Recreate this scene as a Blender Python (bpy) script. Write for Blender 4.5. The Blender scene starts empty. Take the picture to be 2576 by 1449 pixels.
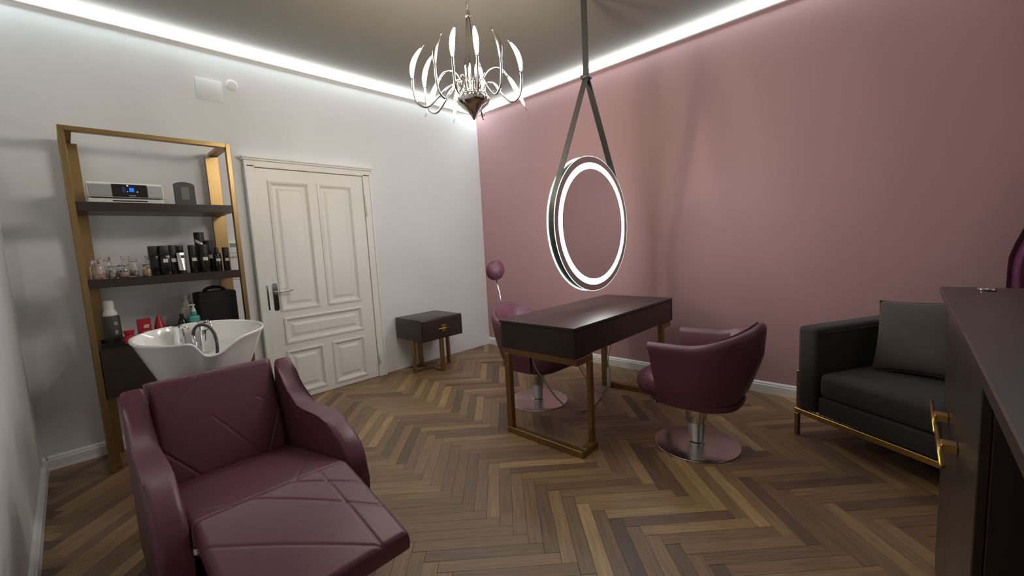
import bpy, bmesh, math, random
from mathutils import Vector, Matrix
random.seed(7)
scene = bpy.context.scene
C = scene.collection
PI = math.pi

# ------------------------------------------------------------------ camera
def basis(yaw, pitch, roll):
    f = Vector((math.sin(yaw)*math.cos(pitch), math.cos(yaw)*math.cos(pitch), math.sin(pitch)))
    r = f.cross(Vector((0, 0, 1))).normalized(); u = r.cross(f)
    c, s = math.cos(roll), math.sin(roll)
    return c*r + s*u, -s*r + c*u, f
FPX = 1053.8
CAM_Z = 1.35
cr, cu, cf = basis(math.radians(46.549), math.radians(-5.941), math.radians(-3.068))
cd = bpy.data.cameras.new('camera'); cam = bpy.data.objects.new('camera', cd); C.objects.link(cam)
cd.sensor_width = 36; cd.lens = FPX/2576*36; cd.clip_start = 0.02
cam.matrix_world = Matrix(((cr.x, cu.x, -cf.x, 0), (cr.y, cu.y, -cf.y, 0), (cr.z, cu.z, -cf.z, CAM_Z), (0, 0, 0, 1)))
scene.camera = cam

# ------------------------------------------------------------------ world, exposure
w = bpy.data.worlds.new('world'); scene.world = w; w.use_nodes = True
w.node_tree.nodes['Background'].inputs[0].default_value = (0.6, 0.65, 0.8, 1)
w.node_tree.nodes['Background'].inputs[1].default_value = 0.0
vs = scene.view_settings
vs.view_transform = 'Standard'; vs.look = 'None'; vs.gamma = 1; vs.use_curve_mapping = False
vs.exposure = 1.40
STRIP = 15.0        # cove strip emission
STRIP_SIDE = 2.5   # its room-side glow
BULB = 62.0        # chandelier bulb emission
RING = 9.0         # mirror ring emission

# room extents
XL, XR, YB, YF, ZC = -0.25, 3.905, 4.18, -1.75, 3.14

# ------------------------------------------------------------------ materials
def s2l(c):
    return tuple(((v/255)/12.92 if v/255 <= 0.04045 else (((v/255)+0.055)/1.055)**2.4) for v in c)
MATS = {}
def mat(name, col, rough=0.5, metal=0.0, var=0.0, vscale=6.0, bump=0.0, bscale=200.0, **kw):
    m = bpy.data.materials.new(name); m.use_nodes = True
    nt = m.node_tree; b = nt.nodes['Principled BSDF']
    b.inputs['Base Color'].default_value = (*col, 1)
    b.inputs['Roughness'].default_value = rough; b.inputs['Metallic'].default_value = metal
    for k, v in kw.items():
        key = {'trans': 'Transmission Weight', 'ior': 'IOR', 'spec': 'Specular IOR Level', 'coat': 'Coat Weight', 'sheen': 'Sheen Weight',
               'sheenr': 'Sheen Roughness', 'aniso': 'Anisotropic', 'alpha': 'Alpha'}[k]
        b.inputs[key].default_value = v
    tc = nt.nodes.new('ShaderNodeTexCoord')
    if var:
        n = nt.nodes.new('ShaderNodeTexNoise'); n.inputs['Scale'].default_value = vscale; n.inputs['Detail'].default_value = 4
        nt.links.new(tc.outputs['Object'], n.inputs['Vector'])
        mx = nt.nodes.new('ShaderNodeMix'); mx.data_type = 'RGBA'
        mx.inputs['A'].default_value = (*[c*(1-var) for c in col], 1); mx.inputs['B'].default_value = (*[min(1, c*(1+var)) for c in col], 1)
        nt.links.new(n.outputs['Fac'], mx.inputs['Factor']); nt.links.new(mx.outputs['Result'], b.inputs['Base Color'])
    if bump:
        n2 = nt.nodes.new('ShaderNodeTexNoise'); n2.inputs['Scale'].default_value = bscale; n2.inputs['Detail'].default_value = 3
        nt.links.new(tc.outputs['Object'], n2.inputs['Vector'])
        bp = nt.nodes.new('ShaderNodeBump'); bp.inputs['Strength'].default_value = bump; bp.inputs['Distance'].default_value = 0.002
        nt.links.new(n2.outputs['Fac'], bp.inputs['Height']); nt.links.new(bp.outputs['Normal'], b.inputs['Normal'])
    MATS[name] = m
    return m
def emit(name, col, strength):
    m = mat(name, tuple(c*min(1, strength)*0.8 for c in col), 0.4); b = m.node_tree.nodes['Principled BSDF']
    b.inputs['Emission Color'].default_value = (*col, 1); b.inputs['Emission Strength'].default_value = strength
    return m
def wood(name, c1, c2, rough=0.35, axis='X', scale=3.0, spec=0.5):
    m = mat(name, c1, rough, spec=spec); nt = m.node_tree; b = nt.nodes['Principled BSDF']
    tc = nt.nodes.new('ShaderNodeTexCoord'); mp = nt.nodes.new('ShaderNodeMapping')
    sc = {'X': (1, 22, 22), 'Y': (22, 1, 22), 'Z': (22, 22, 1)}[axis]
    mp.inputs['Scale'].default_value = sc
    nt.links.new(tc.outputs['Object'], mp.inputs['Vector'])
    n = nt.nodes.new('ShaderNodeTexNoise'); n.inputs['Scale'].default_value = scale; n.inputs['Detail'].default_value = 6
    nt.links.new(mp.outputs['Vector'], n.inputs['Vector'])
    mx = nt.nodes.new('ShaderNodeMix'); mx.data_type = 'RGBA'
    mx.inputs['A'].default_value = (*c1, 1); mx.inputs['B'].default_value = (*c2, 1)
    nt.links.new(n.outputs['Fac'], mx.inputs['Factor']); nt.links.new(mx.outputs['Result'], b.inputs['Base Color'])
    return m

M_wall = mat('white_wall_paint', (0.735, 0.735, 0.735), 0.85, var=0.02, vscale=1.5, bump=0.08, bscale=260)
M_pink = mat('dusty_pink_wall_paint', (0.47, 0.275, 0.282), 0.8, var=0.03, vscale=1.2, bump=0.08, bscale=260)
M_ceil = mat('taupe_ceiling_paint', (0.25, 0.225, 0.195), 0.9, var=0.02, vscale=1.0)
M_trim = mat('white_gloss_trim', (0.78, 0.78, 0.76), 0.4, var=0.01)
M_door = mat('white_door_lacquer', (0.80, 0.785, 0.74), 0.38, var=0.02, vscale=2)
M_gold = mat('brushed_brass', (0.36, 0.245, 0.110), 0.38, 1.0, var=0.12, vscale=9)
M_gold_b = mat('bright_brass', (0.52, 0.36, 0.105), 0.30, 1.0, var=0.08, vscale=9)
M_chrome = mat('chrome', (0.75, 0.74, 0.72), 0.07, 1.0)
M_steel = mat('brushed_steel', (0.62, 0.60, 0.58), 0.24, 1.0, var=0.05, vscale=30, aniso=0.7)
M_purple = mat('plum_leatherette', (0.125, 0.038, 0.066), 0.41, var=0.08, vscale=6, bump=0.12, bscale=420)
WALNUT = (s2l((42, 32, 28)), s2l((62, 50, 45)))
M_dark = wood('dark_walnut_veneer', *WALNUT, 0.32)
M_desk = wood('dark_walnut_veneer_upright', *WALNUT, 0.32, 'Z')
M_black = mat('matt_black', (0.012, 0.012, 0.013), 0.5, var=0.1)
M_blackgl = mat('gloss_black_plastic', (0.012, 0.012, 0.014), 0.18)
M_blacksoft = mat('black_fabric', (0.010, 0.010, 0.011), 0.9, bump=0.4, bscale=300)
M_leather = mat('black_strap_leather', (0.035, 0.034, 0.030), 0.45, bump=0.2, bscale=300)
M_ceramic = mat('white_ceramic', (0.86, 0.86, 0.84), 0.10, var=0.01, coat=0.5)
M_sofa = mat('dark_velvet', (0.018, 0.014, 0.013), 0.8, var=0.25, vscale=5, bump=0.3, bscale=350, sheen=0.10)
M_pillow = mat('grey_velvet', (0.062, 0.050, 0.044), 0.85, var=0.15, vscale=6, bump=0.3, bscale=300, sheen=0.12)
M_curtain = mat('purple_velvet', (0.11, 0.008, 0.055), 0.75, var=0.2, vscale=6, sheen=0.4)
M_glass = mat('clear_glass', (0.97, 0.95, 0.94), 0.03, trans=1.0, ior=1.45)
M_mirror = mat('mirror_silver', (0.88, 0.88, 0.88), 0.01, 1.0)
M_mirror_f = mat('satin_mirror_border', (0.55, 0.57, 0.56), 0.18, 1.0)
M_red = mat('red_plastic', (0.42, 0.012, 0.03), 0.35)
M_teal = mat('teal_plastic', (0.06, 0.32, 0.29), 0.35)
M_whitep = mat('white_plastic', (0.72, 0.72, 0.69), 0.4)
M_cream = mat('cream_plastic', (0.62, 0.60, 0.53), 0.4)
M_label = mat('paper_label', (0.62, 0.61, 0.52), 0.6)
M_silver = mat('silver_foil', (0.60, 0.61, 0.56), 0.25, 0.9)
M_grille = mat('silver_grille', (0.36, 0.37, 0.38), 0.45, 0.6, var=0.1, vscale=200)
M_plaque = mat('slate_plaque', (0.058, 0.060, 0.052), 0.6, var=0.1)
M_plaque2 = mat('slate_plaque_label', (0.14, 0.145, 0.13), 0.55, var=0.15, vscale=40)
M_blue = emit('blue_display', (0.0, 0.16, 0.75), 0.4)
M_bluedim = emit('dim_display', (0.03, 0.06, 0.16), 0.1)
M_dotw = emit('white_indicator', (0.9, 0.9, 0.8), 0.3)
M_strip = emit('cove_led', (0.80, 0.95, 1.0), STRIP)
M_strip_side = emit('cove_led_side', (0.9, 0.97, 1.0), STRIP_SIDE)
M_ring = emit('mirror_ring_led', (0.97, 0.97, 1.0), RING)
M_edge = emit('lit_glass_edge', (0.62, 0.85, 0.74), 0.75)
M_bulb = emit('warm_bulb', (1.0, 0.91, 0.76), BULB)
M_cable = mat('grey_cable', (0.42, 0.40, 0.38), 0.4)
M_hose = mat('black_hose', (0.03, 0.03, 0.028), 0.4)
M_subfloor = mat('dark_subfloor', (0.02, 0.013, 0.01), 0.8)
M_pinkjar = mat('pink_pads', (0.50, 0.30, 0.33), 0.7, var=0.3, vscale=60)
M_browncont = mat('brown_clips', (0.06, 0.03, 0.02), 0.7)
M_yellow = mat('amber_pads', (0.62, 0.42, 0.12), 0.6, var=0.3, vscale=60)
M_beigecont = mat('beige_pins', (0.45, 0.36, 0.30), 0.6, var=0.3, vscale=80)
M_screen = mat('grey_lcd', (0.22, 0.25, 0.24), 0.3)
M_tray = mat('black_lacquer_tray', (0.012, 0.014, 0.017), 0.25)

# parquet: colour from a per-plank value, grain along the plank
def plank_mat():
    m = mat('oak_parquet', (0.15, 0.09, 0.05), 0.36); nt = m.node_tree; b = nt.nodes['Principled BSDF']
    a = nt.nodes.new('ShaderNodeAttribute'); a.attribute_name = 'rnd'
    p = nt.nodes.new('ShaderNodeAttribute'); p.attribute_name = 'pl'
    cr_ = nt.nodes.new('ShaderNodeValToRGB'); e = cr_.color_ramp.elements
    cols = [(0.0, (0.105, 0.062, 0.040)), (0.22, (0.165, 0.100, 0.058)), (0.5, (0.238, 0.145, 0.075)), (0.8, (0.315, 0.196, 0.096)), (1.0, (0.400, 0.262, 0.128))]
    e[0].position = 0; e[0].color = (*cols[0][1], 1); e[1].position = 1; e[1].color = (*cols[-1][1], 1)
    for q, c in cols[1:-1]:
        x = e.new(q); x.color = (*c, 1)
    nt.links.new(a.outputs['Fac'], cr_.inputs['Fac'])
    mp = nt.nodes.new('ShaderNodeMapping'); mp.inputs['Scale'].default_value = (2.2, 34, 1)
    nt.links.new(p.outputs['Vector'], mp.inputs['Vector'])
    n = nt.nodes.new('ShaderNodeTexNoise'); n.inputs['Scale'].default_value = 2.4; n.inputs['Detail'].default_value = 7; n.inputs['Distortion'].default_value = 0.6
    nt.links.new(mp.outputs['Vector'], n.inputs['Vector'])
    r2 = nt.nodes.new('ShaderNodeMapRange'); r2.inputs['From Min'].default_value = 0.3; r2.inputs['From Max'].default_value = 0.7
    r2.inputs['To Min'].default_value = 0.72; r2.inputs['To Max'].default_value = 1.25
    nt.links.new(n.outputs['Fac'], r2.inputs['Value'])
    mx = nt.nodes.new('ShaderNodeMix'); mx.data_type = 'RGBA'; mx.blend_type = 'MULTIPLY'; mx.inputs['Factor'].default_value = 1
    nt.links.new(cr_.outputs['Color'], mx.inputs['A']); nt.links.new(r2.outputs['Result'], mx.inputs['B'])
    nt.links.new(mx.outputs['Result'], b.inputs['Base Color'])
    r3 = nt.nodes.new('ShaderNodeMapRange'); r3.inputs['To Min'].default_value = 0.36; r3.inputs['To Max'].default_value = 0.54
    nt.links.new(n.outputs['Fac'], r3.inputs['Value']); nt.links.new(r3.outputs['Result'], b.inputs['Roughness'])
    return m
M_plank = plank_mat()

# ------------------------------------------------------------------ helpers
def put(o, parent=None):
    C.objects.link(o)
    if parent is not None: o.parent = parent
    return o
def tag(o, label=None, cat=None, group=None, kind=None):
    if label: o['label'] = label
    if cat: o['category'] = cat
    if group: o['group'] = group
    if kind: o['kind'] = kind
    return o
def thing(name, label, cat, loc=(0, 0, 0), rz=0.0, group=None):
    o = bpy.data.objects.new(name, None); o.empty_display_size = 0.1
    C.objects.link(o); o.location = loc; o.rotation_euler = (0, 0, rz)
    return tag(o, label, cat, group)
def obj(name, bm, m, parent=None, smooth=False, sub=0, angle=None):
    me = bpy.data.meshes.new(name); bmesh.ops.recalc_face_normals(bm, faces=bm.faces[:]); bm.to_mesh(me); bm.free()
    me.materials.append(m)
    if smooth:
        me.polygons.foreach_set('use_smooth', [True]*len(me.polygons))
        if angle is not None: me.set_sharp_from_angle(angle=math.radians(angle))
    o = bpy.data.objects.new(name, me); put(o, parent)
    if sub:
        md = o.modifiers.new('subdivision', 'SUBSURF'); md.levels = sub; md.render_levels = sub
    return o
def NB(): return bmesh.new()
def box(bm, x0, x1, y0, y1, z0, z1, bev=0.0, seg=2):
    vs_ = [bm.verts.new((x, y, z)) for x in (x0, x1) for y in (y0, y1) for z in (z0, z1)]
    q = [(0, 1, 3, 2), (4, 6, 7, 5), (0, 4, 5, 1), (2, 3, 7, 6), (0, 2, 6, 4), (1, 5, 7, 3)]
    fs = [bm.faces.new([vs_[i] for i in f]) for f in q]
    if bev:
        es = list({e for f in fs for e in f.edges})
        bmesh.ops.bevel(bm, geom=es, offset=bev, segments=seg, affect='EDGES', profile=0.5)
    return bm
def mkbox(name, m, parent, x0, x1, y0, y1, z0, z1, bev=0.0, seg=2, smooth=None):
    return obj(name, box(NB(), x0, x1, y0, y1, z0, z1, bev, seg), m, parent, smooth=bool(bev) if smooth is None else smooth, angle=35 if seg < 3 else 60)
def lathe(bm, prof, seg=24, c=(0, 0, 0)):
    rings = []
    for r, z in prof:
        if r < 1e-6: rings.append([bm.verts.new((c[0], c[1], c[2]+z))])
        else: rings.append([bm.verts.new((c[0]+r*math.cos(2*PI*i/seg), c[1]+r*math.sin(2*PI*i/seg), c[2]+z)) for i in range(seg)])
    for a, b in zip(rings, rings[1:]):
        for i in range(seg):
            j = (i+1) % seg
            if len(a) == 1 and len(b) == 1: continue
            if len(a) == 1: bm.faces.new((a[0], b[i], b[j]))
            elif len(b) == 1: bm.faces.new((a[i], a[j], b[0]))
            else: bm.faces.new((a[i], a[j], b[j], b[i]))
    for R_ in (rings[0], rings[-1]):
        if len(R_) > 1: bm.faces.new(R_)
    return bm
def loft(bm, rings, closed=True, caps=True):
    vr = [[bm.verts.new(p) for p in r] for r in rings]
    for a, b in zip(vr, vr[1:]):
        n = len(a)
        for i in range(n if closed else n-1):
            j = (i+1) % n
            bm.faces.new((a[i], a[j], b[j], b[i]))
    if caps and closed:
        bm.faces.new(vr[0]); bm.faces.new(vr[-1])
    return vr
def tube(bm, pts, r, seg=10, caps=True):
    pts = [Vector(p) for p in pts]; n = len(pts)
    rs = r if isinstance(r, (list, tuple)) else [r]*n
    T = []
    for i in range(n):
        a = pts[max(0, i-1)]; b = pts[min(n-1, i+1)]; T.append((b-a).normalized())
    up = Vector((0, 0, 1)) if abs(T[0].z) < 0.9 else Vector((1, 0, 0))
    N = (up - T[0]*up.dot(T[0])).normalized()
    rings = []
    for i in range(n):
        N = (N - T[i]*N.dot(T[i])).normalized(); B = T[i].cross(N)
        rings.append([pts[i] + rs[i]*(math.cos(2*PI*k/seg)*N + math.sin(2*PI*k/seg)*B) for k in range(seg)])
    loft(bm, rings, True, caps)
    return bm
def spline(ctrl, n=10):
    P = [Vector(p) for p in ctrl]; P = [P[0]*2-P[1]] + P + [P[-1]*2-P[-2]]
    out = []
    for i in range(1, len(P)-2):
        for k in range(n):
            t = k/n; a, b, c, d = P[i-1:i+3]
            out.append(0.5*((2*b) + (c-a)*t + (2*a-5*b+4*c-d)*t*t + (3*b-a-3*c+d)*t**3))
    out.append(P[-2]); return out
def prism(bm, poly, axis, a0, a1, bev=0.0, seg=2):
    # poly in the two remaining axes, extruded along axis
    def mk(u, v, a): return {'X': (a, u, v), 'Y': (u, a, v), 'Z': (u, v, a)}[axis]
    A = [bm.verts.new(mk(u, v, a0)) for u, v in poly]; B = [bm.verts.new(mk(u, v, a1)) for u, v in poly]
    n = len(poly)
    for i in range(n):
        bm.faces.new((A[i], A[(i+1) % n], B[(i+1) % n], B[i]))
    fa = bm.faces.new(A); fb = bm.faces.new(B)
    if bev:
        bmesh.ops.bevel(bm, geom=list(fa.edges)+list(fb.edges), offset=bev, segments=seg, affect='EDGES', profile=0.5)
    return bm
def dup(o, parent=None):
    c = o.copy(); C.objects.link(c); c.parent = parent
    for ch in o.children: dup(ch, c)
    return c
def struct(name, bm, m, parent=None, label=None):
    o = obj(name, bm, m, parent)
    if parent is None: tag(o, label, None, None, 'structure')
    return o

# ------------------------------------------------------------------ room shell
wb = struct('wall_back', box(NB(), XL-0.1, XR+0.1, YB, YB+0.12, 0, ZC), M_wall, label='plain white wall with the door and the tall shelf unit')
wr = struct('wall_right', box(NB(), XR, XR+0.12, YF, YB, 0, ZC), M_pink, label='dusty pink painted wall behind the styling table')
wl = struct('wall_left', box(NB(), XL-0.12, XL, YF, YB, 0, ZC), M_wall, label='pale side wall beside the wash chair')
wf = struct('wall_front', box(NB(), XL-0.1, XR+0.1, YF-0.12, YF, 0, ZC), M_wall, label='pale wall behind the reception desk')
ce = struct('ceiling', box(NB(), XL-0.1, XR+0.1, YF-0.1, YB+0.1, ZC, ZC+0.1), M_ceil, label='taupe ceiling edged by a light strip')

# ---- floor of herringbone planks
fl = struct('floor', box(NB(), XL-0.1, XR+0.1, YF-0.1, YB+0.1, -0.1, -0.012), M_subfloor, label='brown oak herringbone parquet floor')
PL, PW = 0.528, 0.066
U = Vector((1, -1, 0))/math.sqrt(2); V = Vector((1, 1, 0))/math.sqrt(2)
U0, V0 = 0.722, 1.632
def clip(poly):
    for ax, lim, sg in ((0, XL, 1), (0, XR, -1), (1, YF, 1), (1, YB, -1)):
        out = []
        for i in range(len(poly)):
            a, b = poly[i], poly[(i+1) % len(poly)]
            da, db = (a[ax]-lim)*sg, (b[ax]-lim)*sg
            if da >= 0: out.append(a)
            if da*db < 0:
                t = da/(da-db); out.append(a.lerp(b, t))
        poly = out
        if len(poly) < 3: return None
    res = []
    for p in poly:
        if not res or (p-res[-1]).length > 1e-4: res.append(p)
    if len(res) > 2 and (res[0]-res[-1]).length < 1e-4: res.pop()
    return res if len(res) > 2 else None
def area(p): return 0.5*abs(sum(p[i].x*p[(i+1) % len(p)].y - p[(i+1) % len(p)].x*p[i].y for i in range(len(p))))
def pix(P):
    d = P - Vector((0, 0, CAM_Z)); z = d.dot(cf)
    if z < 0.05: return None
    return 1288 + FPX*d.dot(cr)/z, 724.5 - FPX*d.dot(cu)/z
planks = []
g = 0.0005
for ib in range(-8, 16):
    for ia in range(-70, 71):
        for typ in (0, 1):
            u = U0 - ia*PW + ib*PL; v = V0 + ia*PW + ib*PL
            if typ == 0: u0, u1, v0, v1 = u, u+PL, v, v+PW
            else: u0, u1, v0, v1 = u+PL, u+PL+PW, v, v+PL
            q = [U*a+V*b for a, b in ((u0+g, v0+g), (u1-g, v0+g), (u1-g, v1-g), (u0+g, v1-g))]
            cx = sum((p.x for p in q))/4; cy = sum((p.y for p in q))/4
            if not (XL-0.4 < cx < XR+0.4 and YF-0.4 < cy < YB+0.4): continue
            poly = clip(q)
            if not poly or area(poly) < 2e-4: continue
            px = [pix(p) for p in poly]; scr = 0
            if all(px):
                mx_ = sum(p[0] for p in px)/len(px); my_ = sum(p[1] for p in px)/len(px)
                if -20 < mx_ < 2596 and my_ < 1460:
                    scr = 0.5*abs(sum(px[i][0]*px[(i+1) % len(px)][1]-px[(i+1) % len(px)][0]*px[i][1] for i in range(len(px))))
            # hidden under the wash chair, desk or shelf unit
            if (0.12 < cx < 0.76 and 1.7 < cy < 3.2) or (cy < -0.16 and cx < 2.3) or (cx < 2.15 and cy < -0.1): scr = 0
            planks.append((scr, typ, (u0+u1)/2, (v0+v1)/2, poly))
planks.sort(key=lambda t: -t[0])
def plank_geo(poly, typ, uc, vc, rnd, off):
    n = len(poly); cen = sum(poly, Vector())/n
    verts = []; pl = []
    b = 0.0011
    for dz, ins in ((0.0, b), (-0.0012, 0.0), (-0.011, 0.0)):
        for p in poly:
            q = p + (cen-p).normalized()*ins*1.4; q.z = dz
            verts.append(q)
            du = q.dot(U)-uc; dv = q.dot(V)-vc
            pl.append((du+off, dv+off*0.37, 0) if typ == 0 else (dv+off, du+off*0.37, 0))
    faces = [tuple(range(n))]
    for k in (0, 1):
        for i in range(n):
            j = (i+1) % n; faces.append((k*n+i, (k+1)*n+i, (k+1)*n+j, k*n+j))
    return verts, faces, pl
def plank_mesh(name, verts, faces, pl, rnd):
    me = bpy.data.meshes.new(name); me.from_pydata(verts, [], faces)
    a = me.attributes.new('rnd', 'FLOAT', 'POINT'); a.data.foreach_set('value', rnd)
    p = me.attributes.new('pl', 'FLOAT_VECTOR', 'POINT'); p.data.foreach_set('vector', [c for t in pl for c in t])
    me.materials.append(M_plank); me.update()
    return me
rv, rf, rp, rr = [], [], [], []
def plank_tone():
    t = random.random()
    return min(1, max(0, random.gauss(0.45, 0.2))) if t < 0.8 else random.uniform(0, 1)
for i, (scr, typ, uc, vc, poly) in enumerate(planks):
    rnd = plank_tone()
    vts, fcs, pl = plank_geo(poly, typ, uc, vc, rnd, random.uniform(0, 40))
    if i < 300 and scr > 0:
        cen = sum(poly, Vector())/len(poly)
        me = plank_mesh('plank', [p-cen for p in vts], fcs, pl, [rnd]*len(vts))
        o = bpy.data.objects.new('plank', me); put(o, fl); o.location = (cen.x, cen.y, 0)
    else:
        k = len(rv); rv += [tuple(p) for p in vts]; rf += [tuple(x+k for x in f) for f in fcs]; rp += pl; rr += [rnd]*len(vts)
o = bpy.data.objects.new('distant_planks', plank_mesh('distant_planks', rv, rf, rp, rr)); put(o, fl); o['kind'] = 'stuff'

# ---- baseboards (stepped profile)
def baseboard(name, axis, a0, a1, wall, sgn, label):
    prof = [(0, 0), (0.022, 0), (0.022, 0.068), (0.017, 0.074), (0.017, 0.084), (0.010, 0.092), (0, 0.095)]
    poly = [(wall+sgn*d, z) for d, z in prof]
    struct(name, prism(NB(), poly, axis, a0, a1), M_trim, label=label)
baseboard('baseboard_right', 'Y', YF, YB, XR-0.0005, -1, 'white stepped baseboard along the pink wall')
baseboard('baseboard_left', 'Y', YF, YB-0.0005, XL+0.0005, 1, 'white stepped baseboard along the side wall')
baseboard('baseboard_back', 'X', XL+0.023, 1.12, YB-0.0005, -1, 'white stepped baseboard between the side wall and the door')

# ---- cornice with a light strip above it
def cornice(name, axis, a0, a1, wall, sgn, label):
    poly = [(wall, 3.045), (wall+sgn*0.012, 3.045), (wall+sgn*0.016, 3.052), (wall+sgn*0.016, 3.098), (wall, 3.098)]
    struct(name, prism(NB(), poly, axis, a0, a1), M_trim, label=label)
cornice('trim_1', 'X', XL, XR-0.0005, YB-0.0005, -1, 'slim white cornice under the light strip on the white wall')
cornice('trim_2', 'Y', YF, YB-0.018, XR-0.0005, -1, 'slim white cornice under the light strip on the pink wall')
def strip(axis, a0, a1, wall, sgn, label):
    t = thing('light_strip', label, 'light', (0, 0, 0))
    # bottom window throws the light down, the room side of the diffuser only glows
    poly = [(wall, 3.107), (wall+sgn*0.040, 3.107), (wall+sgn*0.034, 3.138), (wall, 3.138)]
    obj('diffuser', prism(NB(), poly, axis, a0, a1), M_strip_side, t)
    pb = [(wall+sgn*0.0165, 3.1015), (wall+sgn*0.0395, 3.1015), (wall+sgn*0.0395, 3.1065), (wall+sgn*0.0165, 3.1065)]
    obj('light_window', prism(NB(), pb, axis, a0, a1), M_strip, t)
    poly2 = [(wall, 3.0985), (wall+sgn*0.0135, 3.0985), (wall+sgn*0.0135, 3.1005), (wall, 3.1005)]
    obj('profile', prism(NB(), poly2, axis, a0, a1), M_grille, t)
    return t
strip('X', XL+0.002, XR-0.042, YB-0.001, -1, 'cool white light strip along the top of the white wall')
strip('Y', YF+0.002, YB-0.002, XR-0.001, -1, 'cool white light strip along the top of the pink wall')

# ------------------------------------------------------------------ door
def build_door():
    d = bpy.data.objects.new('door_1', None); C.objects.link(d); d.location = (1.714, YB, 0); tag(d, 'white panelled door with a lever handle', None, None, 'structure')
    X0, X1, ZT = -0.50, 0.488, 2.13
    F = -0.030                                     # leaf front face
    # architrave: left, right and top with stepped moulding
    for nm, x0, x1 in (('jamb', -0.581, X0-0.004), ('jamb', X1+0.004, 0.577)):
        bm = NB(); box(bm, x0, x1, -0.045, -0.001, 0, 2.15, 0.003)
        outer = x0 if x0 < 0 else x1-0.018
        box(bm, outer, outer+0.018, -0.055, -0.045, 0, 2.15, 0.002)
        obj(nm, bm, M_door, d)
    bm = NB(); box(bm, -0.581, 0.577, -0.045, -0.001, ZT+0.006, 2.19, 0.003)
    box(bm, -0.595, 0.591, -0.062, -0.001, 2.19, 2.205, 0.003); box(bm, -0.605, 0.601, -0.075, -0.001, 2.205, 2.222, 0.004)
    obj('lintel', bm, M_door, d)
    leaf = mkbox('leaf', M_door, d, X0, X1, F+0.018, -0.002, 0.004, ZT)
    # stiles and rails proud of the panels
    panels = [(-0.40, -0.065, 0.862, 2.015), (0.03, 0.355, 0.862, 2.015), (-0.388, 0.352, 0.555, 0.780), (-0.392, -0.075, 0.070, 0.470), (0.032, 0.354, 0.064, 0.470)]
    xs = sorted({X0, X1} | {p[0] for p in panels} | {p[1] for p in panels})
    bm = NB()
    def rb(x0, x1, z0, z1): box(bm, x0, x1, F, F+0.019, z0, z1)
    rb(X0, -0.40, 0.004, ZT); rb(0.355, X1, 0.004, ZT); rb(-0.40, 0.355, 2.015, ZT)
    rb(-0.065, 0.03, 0.862, 2.015); rb(-0.40, 0.355, 0.780, 0.862); rb(-0.40, 0.355, 0.470, 0.555); rb(-0.40, -0.388, 0.555, 0.78); rb(0.352, 0.355, 0.555, 0.78)
    rb(-0.075, 0.032, 0.004, 0.470); rb(-0.40, -0.075, 0.004, 0.070); rb(0.032, 0.355, 0.004, 0.064); rb(-0.40, -0.392, 0.07, 0.47); rb(0.354, 0.355, 0.064, 0.47)
    obj('stiles_and_rails', bm, M_door, d)
    for x0, x1, z0, z1 in panels:
        bm = NB()
        def ring(ins, y): return [(x0+ins, y, z0+ins), (x1-ins, y, z0+ins), (x1-ins, y, z1-ins), (x0+ins, y, z1-ins)]
        # bolection moulding standing proud, then a recess and a raised field
        rs = [ring(-0.012, F), ring(-0.012, F-0.008), ring(0.004, F-0.012), ring(0.012, F-0.006), ring(0.02, F+0.006), ring(0.032, F+0.013), ring(0.05, F+0.013), ring(0.075, F+0.002)]
        vr = [[bm.verts.new(p) for p in r] for r in rs]
        for a, b in zip(vr, vr[1:]):
            for i in range(4): bm.faces.new((a[i], a[(i+1) % 4], b[(i+1) % 4], b[i]))
        bm.faces.new(vr[-1])
        obj('panel', bm, M_door, d)
    # handle: long plate, keyhole and lever
    hx, hz = -0.444, 1.035
    bm = NB(); pts = []
    for k in range(24):
        a = 2*PI*k/24; pts.append((hx+0.021*math.cos(a), hz-0.045+0.021*math.sin(a)+(0.105 if math.sin(a) > 0 else -0.105)))
    prism(bm, pts, 'Y', F-0.008, F-0.0005, 0.002, 1)
    pl = obj('handle_plate', bm, M_chrome, d)
    bm = NB(); tube(bm, [(hx, F-0.007, hz), (hx, F-0.03, hz), (hx, F-0.046, hz), (hx+0.02, F-0.054, hz), (hx+0.06, F-0.054, hz+0.003), (hx+0.135, F-0.05, hz+0.006)], [0.012, 0.011, 0.0105, 0.010, 0.0095, 0.008], 12)
    obj('lever', bm, M_chrome, pl, True)
    mkbox('keyhole', M_black, pl, hx-0.003, hx+0.003, F-0.0095, F-0.0075, hz-0.095, hz-0.08)
    mkbox('strike_plate', M_chrome, d, X0-0.016, X0-0.003, -0.0475, -0.044, 0.88, 1.10)
    for z in (1.83, 0.25):
        bm = NB(); tube(bm, [(X1+0.012, -0.052, z-0.11), (X1+0.012, -0.052, z+0.11)], 0.008, 10)
        obj('hinge', bm, M_door, d, True)
build_door()

# ------------------------------------------------------------------ wall fittings
t = thing('wall_cover', 'white square blank cover plate high on the white wall', 'cover plate', (0.96, YB, 2.725))
mkbox('plate', M_wall, t, -0.09, 0.09, -0.012, -0.001, -0.084, 0.084, 0.003)
mkbox('lid', M_wall, t, -0.078, 0.078, -0.015, -0.0115, -0.072, 0.072, 0.002)
bm = NB(); lathe(bm, [(0, 0.001), (0.042, 0.001), (0.042, 0.010), (0.039, 0.014), (0.034, 0.0155), (0, 0.017)], 32)
bmesh.ops.rotate(bm, verts=bm.verts[:], cent=(0, 0, 0), matrix=Matrix.Rotation(PI/2, 3, 'X'))
o = obj('round_wall_cover', bm, M_wall, None, True, angle=40); o.location = (1.124, YB, 2.80)
tag(o, 'small round white cover beside the square plate', 'cover plate')
t = thing('thermostat', 'white wall thermostat with grey screen behind the shelf post', 'thermostat', (0.975, YB, 1.44))
mkbox('case', M_whitep, t, -0.06, 0.05, -0.025, -0.001, -0.07, 0.062, 0.005)
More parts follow.
